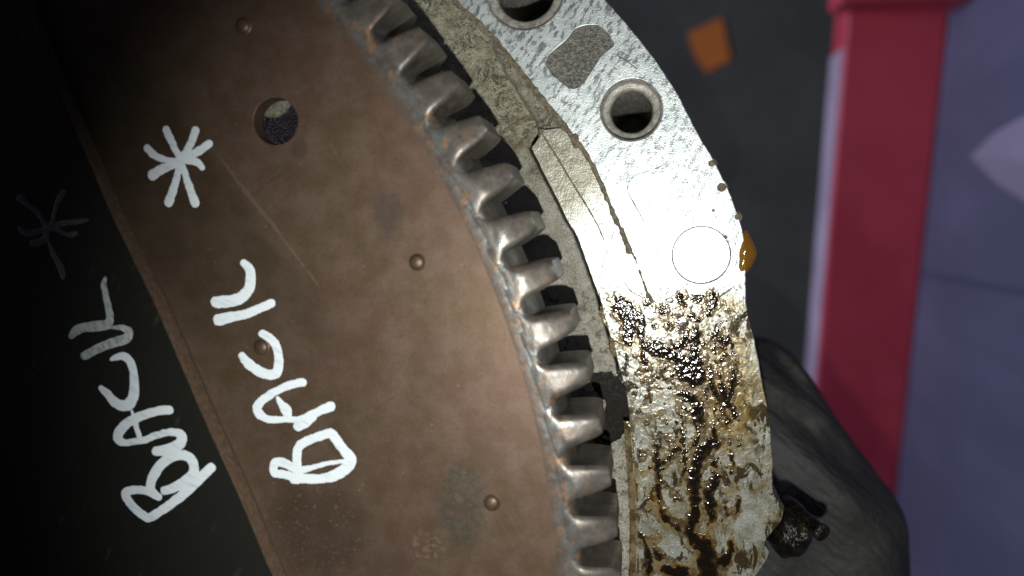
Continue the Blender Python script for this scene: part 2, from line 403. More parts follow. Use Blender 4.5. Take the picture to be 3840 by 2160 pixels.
# --- block: machined aluminium flange, corroded and oil filmed
m = Mat('corroded_aluminium')
_, A_, B_, C_ = m.pos()
low = m.ramp(m.math('ADD', B_, off(m, m.noise(0.35, 4, 0.6), 9.0)), 11.0, 16.0)               # oil-filmed stretch of the flange
pv = m.mapped(math.radians(-58), (0.45, 1.0, 1))
pit = m.math('MULTIPLY', m.ramp(m.noise(1.1, 5, 0.72, pv), 0.505, 0.575), m.ramp(m.noise(0.11, 3, 0.6, m.mapped(0, (1, 1, 1), (3, 21, 0))), 0.30, 0.46))
pit = m.mul(pit, m.math('SUBTRACT', 1.0, low))
up = m.mix(m.ramp(m.noise(0.25, 4, 0.6), 0.35, 0.68), (0.46, 0.53, 0.55), (0.62, 0.68, 0.70))
up = m.mix(m.mul(pit, 0.78), up, (0.145, 0.16, 0.165))
dn = m.mix(m.ramp(m.noise(0.28, 5, 0.62), 0.34, 0.66), (0.21, 0.212, 0.168), (0.37, 0.39, 0.36))
yl = m.mul(m.ramp(m.noise(0.22, 4, 0.6, m.mapped(0, (1, 1, 1), (7, 3, 0))), 0.50, 0.66), 0.7)
dn = m.mix(yl, dn, (0.22, 0.165, 0.065))
mot = m.math('MULTIPLY', m.ramp(m.noise(0.42, 6, 0.68, m.mapped(0, (1.0, 0.55, 1), (5, 60, 0)), 0.8), 0.50, 0.545), m.ramp(m.noise(0.10, 3, 0.55, m.mapped(0, (1, 1, 1), (90, 12, 0))), 0.42, 0.56))
vein = m.crack(0.26, 0.022, m.mapped(0, (1.0, 0.5, 1)), 1.2, 4.0)
vein = m.math('MULTIPLY', vein, m.ramp(m.noise(0.20, 3, 0.5, m.mapped(0, (1, 1, 1), (31, 8, 0))), 0.46, 0.58))
dn = m.mix(m.mul(vein, 0.85), dn, (0.07, 0.05, 0.02))
dn = m.mix(m.mul(m.ramp(mot, 0.02, 0.3), 0.5), dn, (0.17, 0.125, 0.05)); dn = m.mix(m.mul(m.ramp(mot, 0.45, 0.9), 0.95), dn, (0.028, 0.019, 0.008))
spk = m.ramp(m.noise(3.2, 3, 0.6), 0.62, 0.70)
dn = m.mix(m.mul(spk, 0.3), dn, (0.09, 0.075, 0.045))
za = m.spot(pt(2735, 1490, 28.0), 3.5, 6.0, (0.75, 1.7), 0.0, off(m, m.noise(0.35, 4, 0.6), 6.0))
dn = m.mix(m.mul(za, 0.75), dn, m.mix(m.ramp(m.noise(0.8, 4, 0.6), 0.4, 0.62), (0.32, 0.23, 0.07), (0.10, 0.065, 0.015)))
c = m.mix(low, up, dn)
# brown grime caught along the outer arris
m.set(Base_Color=c, Metallic=m.mixf(low, 0.5, m.mixf(mot, 0.35, 0.0)), Roughness=m.mixf(low, m.mixf(pit, 0.40, 0.30), m.mixf(mot, 0.33, 0.16)))
hgt = m.math('ADD', m.mul(pit, -0.8), m.math('ADD', m.math('MULTIPLY', m.noise(3.5, 3, 0.6), m.mixf(low, 0.22, 0.0)), m.math('ADD', m.math('MULTIPLY', m.noise(0.75, 1.5, 0.5, None, 0.6), m.mixf(low, 0.15, 0.42)), m.math('MULTIPLY', m.ramp(m.noise(1.9, 1.0, 0.5), 0.62, 0.72), m.mul(low, 0.45)))))
m.set(Normal=m.bump(hgt, 0.55, 0.00045)); ALU = m.m

m = Mat('gasket_residue')
_, A_, B_, C_ = m.pos()
paler = m.ramp(m.math('ADD', m.math('ADD', B_, A_), off(m, m.noise(0.4, 4, 0.65), 9.0)), -17.0, -7.0)  # tone turns paler towards the lower right
c = m.mix(m.ramp(m.noise(0.5, 5, 0.65), 0.38, 0.64), (0.185, 0.183, 0.145), (0.30, 0.30, 0.255))
c = m.mix(paler, c, (0.54, 0.57, 0.575))
c = m.mix(m.mul(m.ramp(m.noise(1.3, 4, 0.65), 0.56, 0.66), 0.7), c, (0.15, 0.125, 0.08))
m.set(Base_Color=c, Metallic=0.5, Roughness=0.40, Normal=m.bump(m.math('ADD', m.math('MULTIPLY', m.noise(1.2, 4), 0.4), m.math('MULTIPLY', m.noise(3.0, 3), 0.4)), 0.4, 0.0004)); RESID = m.m
m = Mat('rough_cast_pocket')
c = m.mix(m.ramp(m.noise(1.4, 4, 0.65), 0.38, 0.64), (0.13, 0.13, 0.115), (0.27, 0.27, 0.25))
m.set(Base_Color=c, Metallic=0.6, Roughness=0.33, Normal=m.bump(m.noise(2.0, 4, 0.6), 0.9, 0.0005)); POCKET = m.m
m = Mat('drilled_aluminium')
c = m.mix(m.ramp(m.noise(0.8, 4, 0.6), 0.38, 0.64), (0.32, 0.312, 0.285), (0.54, 0.53, 0.49))
m.set(Base_Color=c, Metallic=0.3, Roughness=0.38, Normal=m.bump(m.noise(2.4, 4, 0.6), 0.5, 0.0003)); BORE = m.m
m = Mat('plain_aluminium_plug')
m.set(Base_Color=(0.52, 0.56, 0.575), Metallic=0.72, Roughness=0.40, Normal=m.bump(m.noise(2.0, 3), 0.2, 0.0002)); PLUG = m.m
m = Mat('grime')
c = m.mix(m.ramp(m.noise(1.3, 4, 0.6), 0.4, 0.62), (0.10, 0.082, 0.048), (0.20, 0.175, 0.12))
m.set(Base_Color=c, Roughness=0.5, Normal=m.bump(m.noise(2.6, 4), 0.8, 0.0003)); GRIME = m.m

# --- old engine oil: amber where thin, near black where thick
m = Mat('engine_oil_sludge')
g = m.new('ShaderNodeAttribute', attribute_name='thick')
th = m.math('ADD', g.outputs['Fac'], off(m, m.noise(0.9, 4, 0.6), 0.9))
amb = m.mul(m.ramp(m.noise(0.16, 3, 0.6, m.mapped(0, (1, 1, 1), (2, 44, 0))), 0.50, 0.62), m.ramp(th, 0.1, 0.55, 1, 0))
c = m.mix(m.ramp(th, 0.1, 0.8), (0.034, 0.022, 0.009), (0.0085, 0.006, 0.0035))
c = m.mix(amb, c, (0.16, 0.075, 0.010))
m.set(Base_Color=c, Roughness=0.12, Specular_IOR_Level=0.6, Normal=m.bump(m.math('ADD', m.noise(0.9, 2, 0.5), m.math('MULTIPLY', m.noise(2.0, 1), 0.15)), 0.45, 0.0005)); OIL = m.m
m = Mat('amber_oil_drop')
m.set(Base_Color=(0.80, 0.42, 0.06), Roughness=0.06, Transmission_Weight=0.85, IOR=1.45, Normal=m.bump(m.noise(0.6, 3), 0.3, 0.0004)); AMBER = m.m
m = Mat('black_grease')
c = m.mix(m.ramp(m.noise(0.5, 4, 0.6), 0.4, 0.65), (0.006, 0.005, 0.004), (0.022, 0.016, 0.010))
m.set(Base_Color=c, Roughness=0.18, Normal=m.bump(m.noise(0.9, 4, 0.6), 0.8, 0.0008)); GREASE = m.m
m = Mat('dark_grey_rubber')
c = m.mix(m.ramp(m.noise(0.05, 4, 0.6), 0.35, 0.65), (0.036, 0.038, 0.038), (0.050, 0.052, 0.051))
m.set(Base_Color=c, Roughness=0.7, Normal=m.bump(m.math('ADD', m.noise(0.06, 4, 0.6, m.mapped(0.7, (0.5, 1.8, 1))), m.math('MULTIPLY', m.noise(0.5, 4), 0.12)), 0.7, 0.006)); RUBBER = m.m
m = Mat('red_gloss_paint')
c = m.mix(m.ramp(m.noise(0.012, 3, 0.6), 0.35, 0.65), (0.66, 0.066, 0.095), (0.76, 0.088, 0.122))
m.set(Base_Color=c, Roughness=0.42); RED = m.m
m = Mat('pale_top_sheen')
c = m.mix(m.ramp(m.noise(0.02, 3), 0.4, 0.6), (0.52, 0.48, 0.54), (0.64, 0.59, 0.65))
m.set(Base_Color=c, Roughness=0.5); PALE = m.m  # pale colour stands for room light reflected off the beam's top
m = Mat('charcoal_panel')
c = m.mix(m.ramp(m.noise(0.015, 4, 0.6), 0.35, 0.65), (0.10, 0.118, 0.085), (0.13, 0.148, 0.112))
m.set(Base_Color=c, Roughness=0.7); PANEL = m.m
m = Mat('orange_paper')
m.set(Base_Color=(0.85, 0.28, 0.05), Roughness=0.8); ORANGE = m.m
m = Mat('blue_grey_concrete')
_, A_, B_, C_ = m.pos()
c = m.mix(m.ramp(m.noise(0.012, 5, 0.6, m.mapped(0, (1, 1, 0.3))), 0.35, 0.65), (0.100, 0.120, 0.175), (0.142, 0.162, 0.235))
c = m.mix(m.mul(m.ramp(m.noise(0.4, 4, 0.7), 0.5, 0.7), 0.3), c, (0.10, 0.10, 0.13))
m.set(Base_Color=c, Roughness=0.65, Normal=m.bump(m.noise(0.15, 5), 0.2, 0.001)); FLOOR = m.m
m = Mat('pale_lilac_paper')
m.set(Base_Color=(0.34, 0.33, 0.40), Roughness=0.8); PAPER = m.m

# ================================================================== the floor and what stands behind
V = [(FLOOR_A, -1500, -600), (FLOOR_A, 1500, -600), (FLOOR_A, 1500, 1000), (FLOOR_A, -1500, 1000)]
fl = tag(from_abc('floor', V, [(0, 1, 2, 3)], FLOOR), kind='structure')
jt = px(3600, 1085, 330)[1]
V = [(FLOOR_A - 0.2, jt, -600), (FLOOR_A - 0.2, jt + 5, -600), (FLOOR_A - 0.2, jt + 12, 798), (FLOOR_A - 0.2, jt + 7, 798)]
jm = Mat('joint_filler'); jm.set(Base_Color=(0.07, 0.08, 0.13), Roughness=0.8)
from_abc('floor_joint', V, [(0, 1, 2, 3)], jm.m, fl)

pn = boxc('back_panel', -1200, FLOOR_A, -900, 900, 800, 820, PANEL, None, 2)
tag(pn, 'large charcoal panel standing on the floor behind the red beam', 'panel')

ow = pxs([(2578, 125), (2707, 66), (2740, 225), (2650, 272), (2610, 220)], 799)
st = extruded('orange_sticker', ow, [], 798.2, 799.6, ORANGE)
tag(st, 'small orange sticker on the charcoal panel', 'sticker')

def on_floor(x, y, lift=0.0):                   # point of the floor (raised by lift) seen at this pixel
    c = 400.0
    for _ in range(30): c += (FLOOR_A - lift - px(x, y, c)[0]) * 2.0
    p = px(x, y, c); return (p[0], p[1], c)
# red beam lying on the floor
RB = thing('red_beam', 'red painted steel beam with a pale sheen strip along its top lying on the floor', 'beam', W(FLOOR_A, 0, 505))
def edge(pa, pb, ca, cb, a=None):
    p, q = px(*pa, ca), px(*pb, cb); return (p[0], p[1], ca), (q[0], q[1], cb)
q0, q1 = on_floor(3597, -300, .3), on_floor(3312, 2300, .3); c0, c1 = q0[2], q1[2]
t0, t1 = px(3208, -300, c0), px(2990, 2300, c1)
dd = 46.0
V = [(t0[0], t0[1], c0), (t0[0], t0[1], c0 + dd), (t1[0], t1[1], c1), (t1[0], t1[1], c1 + dd),
     (FLOOR_A - .3, q0[1], c0), (FLOOR_A - .3, q0[1], c0 + dd), (FLOOR_A - .3, q1[1], c1), (FLOOR_A - .3, q1[1], c1 + dd)]
hexa('beam_body', V, RED, RB, 2.0)
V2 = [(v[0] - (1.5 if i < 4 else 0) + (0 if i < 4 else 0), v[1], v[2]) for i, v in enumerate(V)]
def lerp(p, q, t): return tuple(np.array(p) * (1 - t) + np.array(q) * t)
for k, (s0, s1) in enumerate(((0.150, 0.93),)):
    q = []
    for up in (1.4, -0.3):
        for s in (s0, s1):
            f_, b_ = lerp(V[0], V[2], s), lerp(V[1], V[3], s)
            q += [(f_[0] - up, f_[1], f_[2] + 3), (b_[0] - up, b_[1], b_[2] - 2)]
    hexa('top_sheen_strip', q, PALE, RB, 0.4)  # added strip that carries the painted sheen
g0, g1 = px(3120, -260, c0 - 8), px(3640, 30, c0 - 8)
hexa('cross_tube', [(a, b, c) for a in (g0[0], FLOOR_A - 0.4) for b in (g0[1], g1[1]) for c in (c0 - 40, c0 - 1.5)], RED, RB, 3)

PV = [on_floor(3640, 588, .5), on_floor(3725, 500, 9), on_floor(3850, 428, 14), on_floor(3990, 470, 1), on_floor(3990, 640, 20), on_floor(3860, 765, .5), on_floor(3740, 690, .5), on_floor(3780, 590, 16)]
PV += [(FLOOR_A - 0.3, v[1], v[2]) for v in PV[:7]]
pl = from_abc('crumpled_paper', PV, [(0, 1, 7), (1, 2, 7), (2, 4, 7), (2, 3, 4), (4, 5, 7), (5, 6, 7), (6, 0, 7), (0, 8, 9, 1), (1, 9, 10, 2), (2, 10, 11, 3), (3, 11, 12, 4), (4, 12, 13, 5), (5, 13, 14, 6), (6, 14, 8, 0), (8, 14, 13, 12, 11, 10, 9)], PAPER)
tag(pl, 'pale crumpled paper lying on the blue grey floor', 'paper')

# ================================================================== engine block
CF, CC = 28.0, 35.0                            # flange face and casting face depth
flo_px = [(1650, -560), (1830, -420), (1990, -270), (2130, -140), (2269, 0), (2328, 65), (2403, 154), (2467, 238), (2522, 323), (2560, 388), (2620, 507), (2674, 596), (2731, 710), (2771, 819), (2795, 920),
          (2797, 1030), (2800, 1142), (2823, 1242), (2843, 1341), (2858, 1435), (2883, 1564), (2897, 1713), (2900, 1852), (2938, 1897), (2925, 1960), (2868, 2031), (2884, 2076), (2838, 2155), (2760, 2240), (2740, 2420), (2700, 2700), (2600, 3150), (2420, 3700)]
step_px = [(1994, 555), (2047, 664), (2093, 751), (2130, 830), (2163, 884), (2210, 1011), (2244, 1104), (2284, 1247), (2301, 1293), (2332, 1417), (2353, 1511), (2369, 1700), (2379, 1855), (2385, 1980), (2383, 2135), (2370, 2400), (2330, 2700), (2220, 3150), (2040, 3700)]
in_px = [(1130, -560), (1320, -380), (1520, -190), (1707, 0), (1827, 114), (1901, 194), (2020, 348), (2120, 477), (2160, 530), (2199, 576), (2259, 696), (2296, 790), (2300, 860), (2268, 960), (2244, 1050)]
BL = thing('engine_block', 'corroded oily aluminium engine block flange behind the ring gear', 'engine block', W(30, 0, 60))
inner = np.concatenate([catmull(pxs(in_px, CF), 6), catmull(pxs(step_px[6:], CF), 6)])
outer_e = catmull(pxs(flo_px, CF), 6)
def jag(P, k, s):                                # nibble the edges a little
    n = (fbm(P[:, 0] / 1.3, P[:, 1] / 1.3, s, 4) - 0.5) * 2 * k
    return P + np.stack([n, -0.5 * n], 1)
def dens(P, step=0.35):
    out = [P[0]]
    for p, q in zip(P[:-1], P[1:]):
        n = max(int(np.hypot(*(q - p)) / step), 1)
        out += [p + (q - p) * (i + 1) / n for i in range(n)]
    return np.array(out)
poly = np.concatenate([jag(dens(outer_e), 0.12, 3), jag(dens(inner), 0.10, 8)[::-1]])
h1, h2, dw = px(1968, -40, CF), px(2368, 412, CF), px(2630, 956, CF)
mmpx = (D + CF) / F
pock_px = [(1560, 430), (1700, 300), (1765, 220), (1870, 190), (1960, 205), (2040, 300), (2048, 345), (1960, 420), (1870, 560), (1795, 648), (1730, 662), (1640, 600), (1570, 535)]
pock = jag(catmull(pxs([(1280 + x / 2.0125, y / 2.0125) for x, y in pock_px], CF), 6, True), 0.10, 21)
R1, R2, RD = 147 * mmpx, 113 * mmpx, 104 * mmpx
fl_o = extruded('flange', poly, [circle(h1, R1), circle(h2, R2), circle(dw, RD), pock], CF, 46, ALU, BL, 0.18)
fl_o['label'] = 'machined aluminium flange, pitted white above and stained with oil below'
extruded('cast_pocket', pock * 1.0 + (pock - pock.mean(0)) * 0.02, [], CF + 0.45, 45, POCKET, BL)
# bolt holes
def bolt_hole(ctr, R, rim, rb, cb):
    prof = [(R + 0.02, CF + 0.15), (R - 0.25, CF + 0.45), (R - 0.3, CF + cb), (R - 0.6, CF + cb + 0.25), (rb + 0.35, CF + cb + 0.3), (rb, CF + cb + 0.7)]
    c = CF + cb + 0.7; k = 0
    while c < CF + cb + 36:
        c += 0.5; k += 1; prof.append((rb - (0.28 if k % 2 else 0.0), c))
    prof += [(rb - 0.2, c + 0.2)]
    hl = lathe('bolt_hole', ctr, prof, BORE, BL, 72)
    lathe('hole_bottom', ctr, [(rb + 0.1, c), (0.01, c + 0.1)], PANEL, hl, 48)  # dark disc, the shade deep in the bore put into its colour
bolt_hole(h2, R2, 0.3, R2 * 0.72, 2.6)
prof_c = R1
bolt_hole(h1, R1, 0.6, R1 * 0.76, 0.9)
lathe('dowel_plug', dw + np.array([-0.012, -0.005]), [(0.01, CF - 0.01), (RD - 0.10, CF - 0.01), (RD - 0.02, CF + 0.05), (RD - 0.015, CF + 6)], PLUG, BL, 80, False)
# lip carrying old gasket residue
lip_out = catmull(pxs(in_px[7:], CF), 6); lip_in = catmull(pxs(step_px[:7], CF), 6)
lip_poly = np.concatenate([pxs([(2040, 487)], CF), lip_out + np.array([0.25, 0.0]), pxs([(2256, 1105)], CF), lip_in[::-1]])
extruded('gasket_lip', jag(dens(lip_poly), 0.07, 14), [], CF + 0.07, 45.5, RESID, BL, 0.05)
# rough casting below, seen between the teeth and through the sheet hole
stp = catmull(pxs(step_px, CC), 6)
cast_out = np.concatenate([catmull(pxs(in_px[:8], CC), 4) + np.array([1.5, 0]), pxs([(2060, 500), (2010, 520)], CC), jag(dens(stp - np.array([0.55, 0.0])), 0.08, 44), pxs([(0, 3800), (-700, 1200), (-300, -700)], CC)])
extruded('casting', cast_out, [], CC, 43, CAST, BL, 0.5)
back_out = np.concatenate([catmull(pxs(flo_px, CF), 3)[::2] - np.array([2.0, 0]), pxs([(0, 3800), (-700, 1200), (-300, -700)], CC)])
extruded('casting_back', back_out, [circle(h1, R1), circle(h2, R2)], 44, 47, CAST, BL)

# the lip's upper end runs out as a ramp along the flange
def band(n=40):
    o_ = catmull(pxs(in_px[4:8], CF), 14)[::-1]; n = len(o_); V, fc = [], []
    for k in range(n):
        t = k / (n - 1); w = (3.75 * (1 - t) ** 0.8 + 0.6); c = CF + 0.1 + (CC - CF - 0.15) * (t ** 0.55)
        d = o_[min(k + 1, n - 1)] - o_[max(k - 1, 0)]; d = d / np.hypot(*d); nn = np.array([d[1], -d[0]])
        if nn[0] > 0: nn = -nn
        jit = 0.35 * (fbm(np.array([k * 0.35]), np.array([3.0]), 5, 3)[0] - 0.5)
        for u in (-0.15, 0.25, 0.6, 0.85, 1.0): V.append((*(o_[k] + nn * (w + jit) * u), c + 0.25 * u ** 6))
        V.append((*(o_[k] + nn * (w + jit + 0.5)), CC + 0.1))
    for k in range(n - 1):
        for j in range(5): fc.append((k * 6 + j, k * 6 + j + 1, k * 6 + 7 + j, k * 6 + 6 + j))
    return from_abc('sealant_ramp', V, fc, CAST, BL, True)
band()
# seams and scribed lines
S = lambda pts, w, org=(0, 0), sc=1.0: stroke(pts, w, CF, org, sc)
o5 = ((2200, 480), 2.07)
seam = [S([(2120, 477), (2160, 530), (2199, 576), (2259, 696), (2303, 806), (2340, 887), (2358, 940)], [16, 22, 14, 12, 16, 18, 26]),
        S([(2358, 940), (2380, 965), (2410, 1050), (2440, 1130)], [14, 7, 5, 22])]
field('grime_seam', seam, CF, GRIME, BL, 0.10, 0.10, 0.4, 0.33, 0.9, 4, 0.4)
line2 = [S([(2028, 493), (2090, 592), (2146, 686), (2196, 766), (2242, 847), (2265, 902)], [6, 9, 6, 6, 5, 3])]
field('grime_seam', line2, CF + 0.07, GRIME, BL, 0.08, 0.07, 0.4, 0.08, 0.7, 5, 0.3)
pad = [S([(590, 290), (500, 330), (390, 360), (330, 420), (320, 490), (370, 590), (430, 700), (520, 890), (580, 1040), (650, 1120)], [6, 5, 5, 6, 5, 10, 4, 4, 3, 2], *o5),
       S([(290, 1190), (350, 1270), (470, 1330)], [5, 10, 8], *o5), S([(1130, 1240), (1060, 1290), (1000, 1330)], [10, 14, 10], *o5)]
field('pad_outline', pad, CF, GRIME, BL, 0.08, 0.05, 0.4, 0.06, 0.6, 6, 0.3)
rim = [S([(1707, 0), (1827, 114), (1901, 194), (2020, 348), (2120, 477)], [8, 14, 8, 14, 20])]
field('grime_seam', rim, CF, GRIME, BL, 0.12, 0.10, 0.4, 0.35, 1.1, 9, 0.4)
tt = np.linspace(-1.25, 1.75, 14)
arc = [(np.stack([dw[0] + (RD - 0.02) * np.cos(tt), dw[1] + (RD - 0.02) * np.sin(tt)], 1), np.interp(tt, [-1.25, -0.4, 0.3, 1.0, 1.75], [0.08, 0.28, 0.16, 0.30, 0.08]))]
field('grime_ring', arc, CF, GRIME, BL, 0.06, 0.05, 0.4, 0.11, 0.5, 19, 0.4)
lump = [S([(2155, 515), (2160, 545)], [30, 20]), S([(970, 275)], 55, *o5), S([(1048, 460)], 70, *o5), S([(1170, 690)], 45, *o5), S([(985, 640)], 22, *o5), S([(1080, 845)], 26, *o5)]
for k, l in enumerate(lump): field('grime_spot', [l], CF, GRIME, BL, 0.10, 0.16, 0.6, 0.12, 0.8, 12 + k, 0.4)
scr = [S([(2300, 200), (2345, 225), (2388, 258)], [3, 4, 3]), S([(2330, 195), (2360, 212)], [3, 3])]
scm = Mat('dark_scratch'); scm.set(Base_Color=(0.09, 0.095, 0.10), Roughness=0.4)
field('scratch', scr, CF, scm.m, BL, 0.06, 0.03, 0.4, 0.02, 0.5, 13)

# oil sludge over the lower flange
A6, A7 = ((2250, 1100), 2.07), ((2250, 1560), 2.414)
oil = []
OW = 1.25
def o6(p, w): oil.append(S(p, np.asarray(w, float) * OW + 5, *A6))
def o7(p, w): oil.append(S(p, np.asarray(w, float) * OW + 5, *A7))
o6([(130, 40), (180, 110), (225, 180), (230, 260), (215, 370)], [40, 110, 120, 90, 60]); o6([(290, 150), (320, 230), (310, 330), (340, 400)], [40, 45, 40, 40])
o6([(340, 400), (430, 430), (520, 460), (600, 500), (680, 530)], [60, 90, 80, 75, 70]); o6([(330, 470), (365, 590)], 40)
o6([(740, 250), (740, 330), (740, 400), (720, 470), (750, 560), (760, 650), (720, 700)], [20, 70, 50, 70, 90, 110, 70]); o6([(680, 300), (640, 390), (590, 425)], [40, 60, 45])
o6([(870, 20), (870, 90), (850, 150)], [50, 60, 40]); o6([(620, 20), (630, 60)], 50); o6([(745, 45), (780, 48)], 34); o6([(770, 205), (700, 165)], 34); o6([(490, 140)], 50); o6([(385, 62)], 46)
o6([(640, 590), (660, 650), (740, 690)], 80); o6([(610, 780), (680, 790), (740, 860)], [40, 70, 60])
o6([(850, 560), (860, 650), (880, 740), (925, 835)], [30, 45, 45, 40]); o6([(930, 600), (940, 720), (970, 800), (1000, 870)], [24, 40, 50, 40]); o6([(970, 470), (930, 540), (890, 530)], 24)
o6([(910, 290), (860, 350), (790, 410)], [45, 28, 22]); o6([(1040, 600), (1020, 720), (1000, 810)], [24, 45, 30]); o6([(940, 365), (975, 375)], 46)
o6([(760, 890), (770, 960)], 80); o6([(760, 1050), (770, 1120), (720, 1180), (670, 1230)], [20, 30, 30, 16])
o6([(870, 1050), (900, 1150), (840, 1210), (760, 1270)], [30, 60, 60, 70]); o6([(630, 1080), (610, 1180), (540, 1270), (440, 1350)], [16, 26, 28, 18])
o6([(1040, 900), (1040, 970), (960, 1010), (880, 1020)], [30, 24, 20, 14]); o6([(800, 760), (830, 830)], 30); o6([(300, 640), (330, 690)], 20); o6([(430, 640)], 22); o6([(500, 590)], 30)
o7([(1040, 220), (960, 280), (900, 350), (870, 450), (850, 560), (860, 700), (860, 850), (830, 1000), (820, 1060), (870, 1130), (950, 1200), (960, 1300), (990, 1460)], [70, 90, 100, 90, 90, 80, 85, 90, 90, 110, 130, 130, 150])
o7([(1050, 540), (1020, 640), (970, 710), (1000, 820), (1010, 950)], [60, 75, 60, 85, 60])
o7([(510, 260), (510, 420), (530, 560), (530, 680), (540, 800), (580, 920), (680, 1000), (770, 1060)], [20, 40, 36, 46, 40, 70, 40, 36])
o7([(960, 1160)], 120); o7([(1180, 1150), (1190, 1220), (1130, 1300), (1050, 1340)], [40, 50, 80, 70])
o7([(330, 1060), (400, 1130), (430, 1250), (440, 1420)], [22, 40, 50, 60]); o7([(530, 1060), (490, 1180), (540, 1270)], [22, 26, 80]); o7([(600, 1400), (760, 1420)], [90, 110])
o7([(730, 140), (710, 290), (620, 370)], [30, 20, 40]); o7([(750, 340), (770, 430), (750, 540)], [14, 26, 18])
o7([(1255, 760), (1240, 850), (1220, 920)], [16, 26, 14]); o7([(480, 650), (460, 740)], [16, 36]); o7([(640, 680), (670, 740), (740, 750)], 13)
o7([(900, 100), (880, 220), (800, 310)], [18, 34, 16]); o7([(1170, 140), (1180, 330), (1210, 450), (1160, 570)], [12, 14, 16, 12]); o7([(1040, 420)], 60); o7([(360, 320), (370, 370)], 26)
o7([(970, 960), (980, 1060)], 12); o7([(1130, 830), (1150, 900), (1100, 940)], 13); o7([(450, 850)], 26); o7([(400, 950)], 16)
o7([(275, 150), (295, 480), (318, 700), (325, 950), (312, 1200), (305, 1500)], [14, 22, 26, 24, 30, 30])
ei, eo = catmull(pxs(step_px[6:], CF), 6), catmull(pxs(flo_px, CF), 6)
def on_flange(X, Y):                              # keeps the oil on the flange face
    return np.minimum(X - np.interp(Y, ei[:, 1], ei[:, 0]) - 0.25, np.interp(Y, eo[:, 1], eo[:, 0]) - X - 0.25) * 1.5
random.seed(7)
for k in range(150):                               # spatter between the runs
    x, y = random.uniform(320, 1080), random.uniform(60, 1420)
    o6([(x, y)], random.choice([7, 9, 11, 14, 18]))
for k in range(48):                               # thin meandering runs
    x, y = random.uniform(560, 1060), random.uniform(280, 1150); p = [(x, y)]
    for j in range(random.randint(2, 4)): x += random.uniform(-26, 30); y += random.uniform(24, 60); p.append((x, y))
    o6(p, [random.uniform(5, 14) for _ in p])
ol_o = field('oil_sludge', oil, CF, OIL, BL, 0.09, 0.11, 0.30, 0.78, 0.78, 40, 0.25, thick=True, clip=on_flange)
ol_o['label'] = 'black and amber engine oil sludge running over the lower flange'; ol_o['kind'] = 'stuff'
film = [(q, w * 1.4 + 0.3) for q, w in oil]
ff = Mat('thin_oil_film')
fc_ = ff.mix(ff.ramp(ff.noise(0.45, 5, 0.65), 0.36, 0.62), (0.075, 0.052, 0.02), (0.21, 0.165, 0.085))
ff.set(Base_Color=fc_, Roughness=0.24, Metallic=0.15, Normal=ff.bump(ff.noise(0.9, 2, 0.5), 0.5, 0.0004))
fo = field('oil_film', film, CF, ff.m, BL, 0.11, 0.03, 0.12, 1.35, 1.5, 91, clip=on_flange)
fo['kind'] = 'stuff'
# oil hook on the casting beside the teeth
hk = [stroke([(2225, 1415), (2275, 1440), (2320, 1490), (2322, 1545), (2285, 1600), (2262, 1650)], [40, 96, 100, 110, 110, 70], CC)]
fm = Mat('dark_oil_film'); fm.set(Base_Color=(0.010, 0.008, 0.006), Roughness=fm.mixf(fm.ramp(fm.noise(1.2, 3), 0.5, 0.62), 0.6, 0.2), Specular_IOR_Level=0.12)
hko = field('oil_smear', hk, CC, fm.m, BL, 0.12, 0.04, 0.15, 0.7, 1.6, 51)

nt = [stroke([(1876, 502), (1916, 477), (1976, 447), (2015, 437)], [10, 22, 24, 20], CC), stroke([(1940, 560), (1965, 530), (1985, 500)], [26, 30, 18], CC), stroke([(1905, 520), (1930, 545)], [12, 16], CC)]
field('grime_spot', nt, CC, GRIME, BL, 0.10, 0.25, 0.5, 0.5, 0.7, 71, 0.6)
# amber drop and greasy boss hanging from the lower edge
dp = pxs([(2758, 1010), (2768, 930), (2790, 866), (2810, 872), (2832, 920), (2842, 953), (2822, 1000), (2786, 1046), (2764, 1034)], CF)
dr = pillow('oil_drop', catmull(dp, 5, True), CF + 1.2, 3.0, AMBER, None, 10, 0.25, 1.5, 3, front=0.5)
tag(dr, 'glossy amber oil drop hanging from the edge of the block flange', 'oil drop')
GB = thing('greasy_boss', 'black grease coated boss with a short stud at the edge of the block', 'boss', W(*px(2990, 2000, 40), 40))
O8 = lambda p: (2700 + p[0] / 1.51, 1200 + p[1] / 1.51)
bo = pxs([O8(p) for p in [(318, 1120), (360, 1085), (420, 1062), (500, 1110), (548, 1190), (545, 1290), (500, 1360), (455, 1392), (360, 1392), (285, 1300), (256, 1240)]], 33)
pillow('grease_lump', catmull(bo, 5, True), 40, 12, GREASE, GB, 12, 1.6, 3.0, 5, front=0.75)
p0, p1 = np.array([*px(*O8((490, 1130)), 33), 33.0]), np.array([*px(*O8((592, 1222)), 28), 29.0])
ax = (p1 - p0) / np.linalg.norm(p1 - p0); u = np.cross(ax, [0, 0, 1.]); u /= np.linalg.norm(u); v = np.cross(ax, u)
V, fc = [], []; n = 20
for s, r in ((-1.0, 1.35), (0.0, 1.35), (0.75, 1.3), (0.8, 1.65), (0.97, 1.65), (1.0, 1.4), (1.02, 0.5)):
    for k in range(n):
        t = 2 * math.pi * k / n; V.append(p0 + (p1 - p0) * s + r * (u * math.cos(t) + v * math.sin(t)))
for i in range(6):
    for k in range(n): fc.append((i * n + k, i * n + (k + 1) % n, (i + 1) * n + (k + 1) % n, (i + 1) * n + k))
fc.append(tuple(range(n - 1, -1, -1))); fc.append(tuple(6 * n + k for k in range(n)))
from_abc('stud', V, fc, GREASE, GB, True)

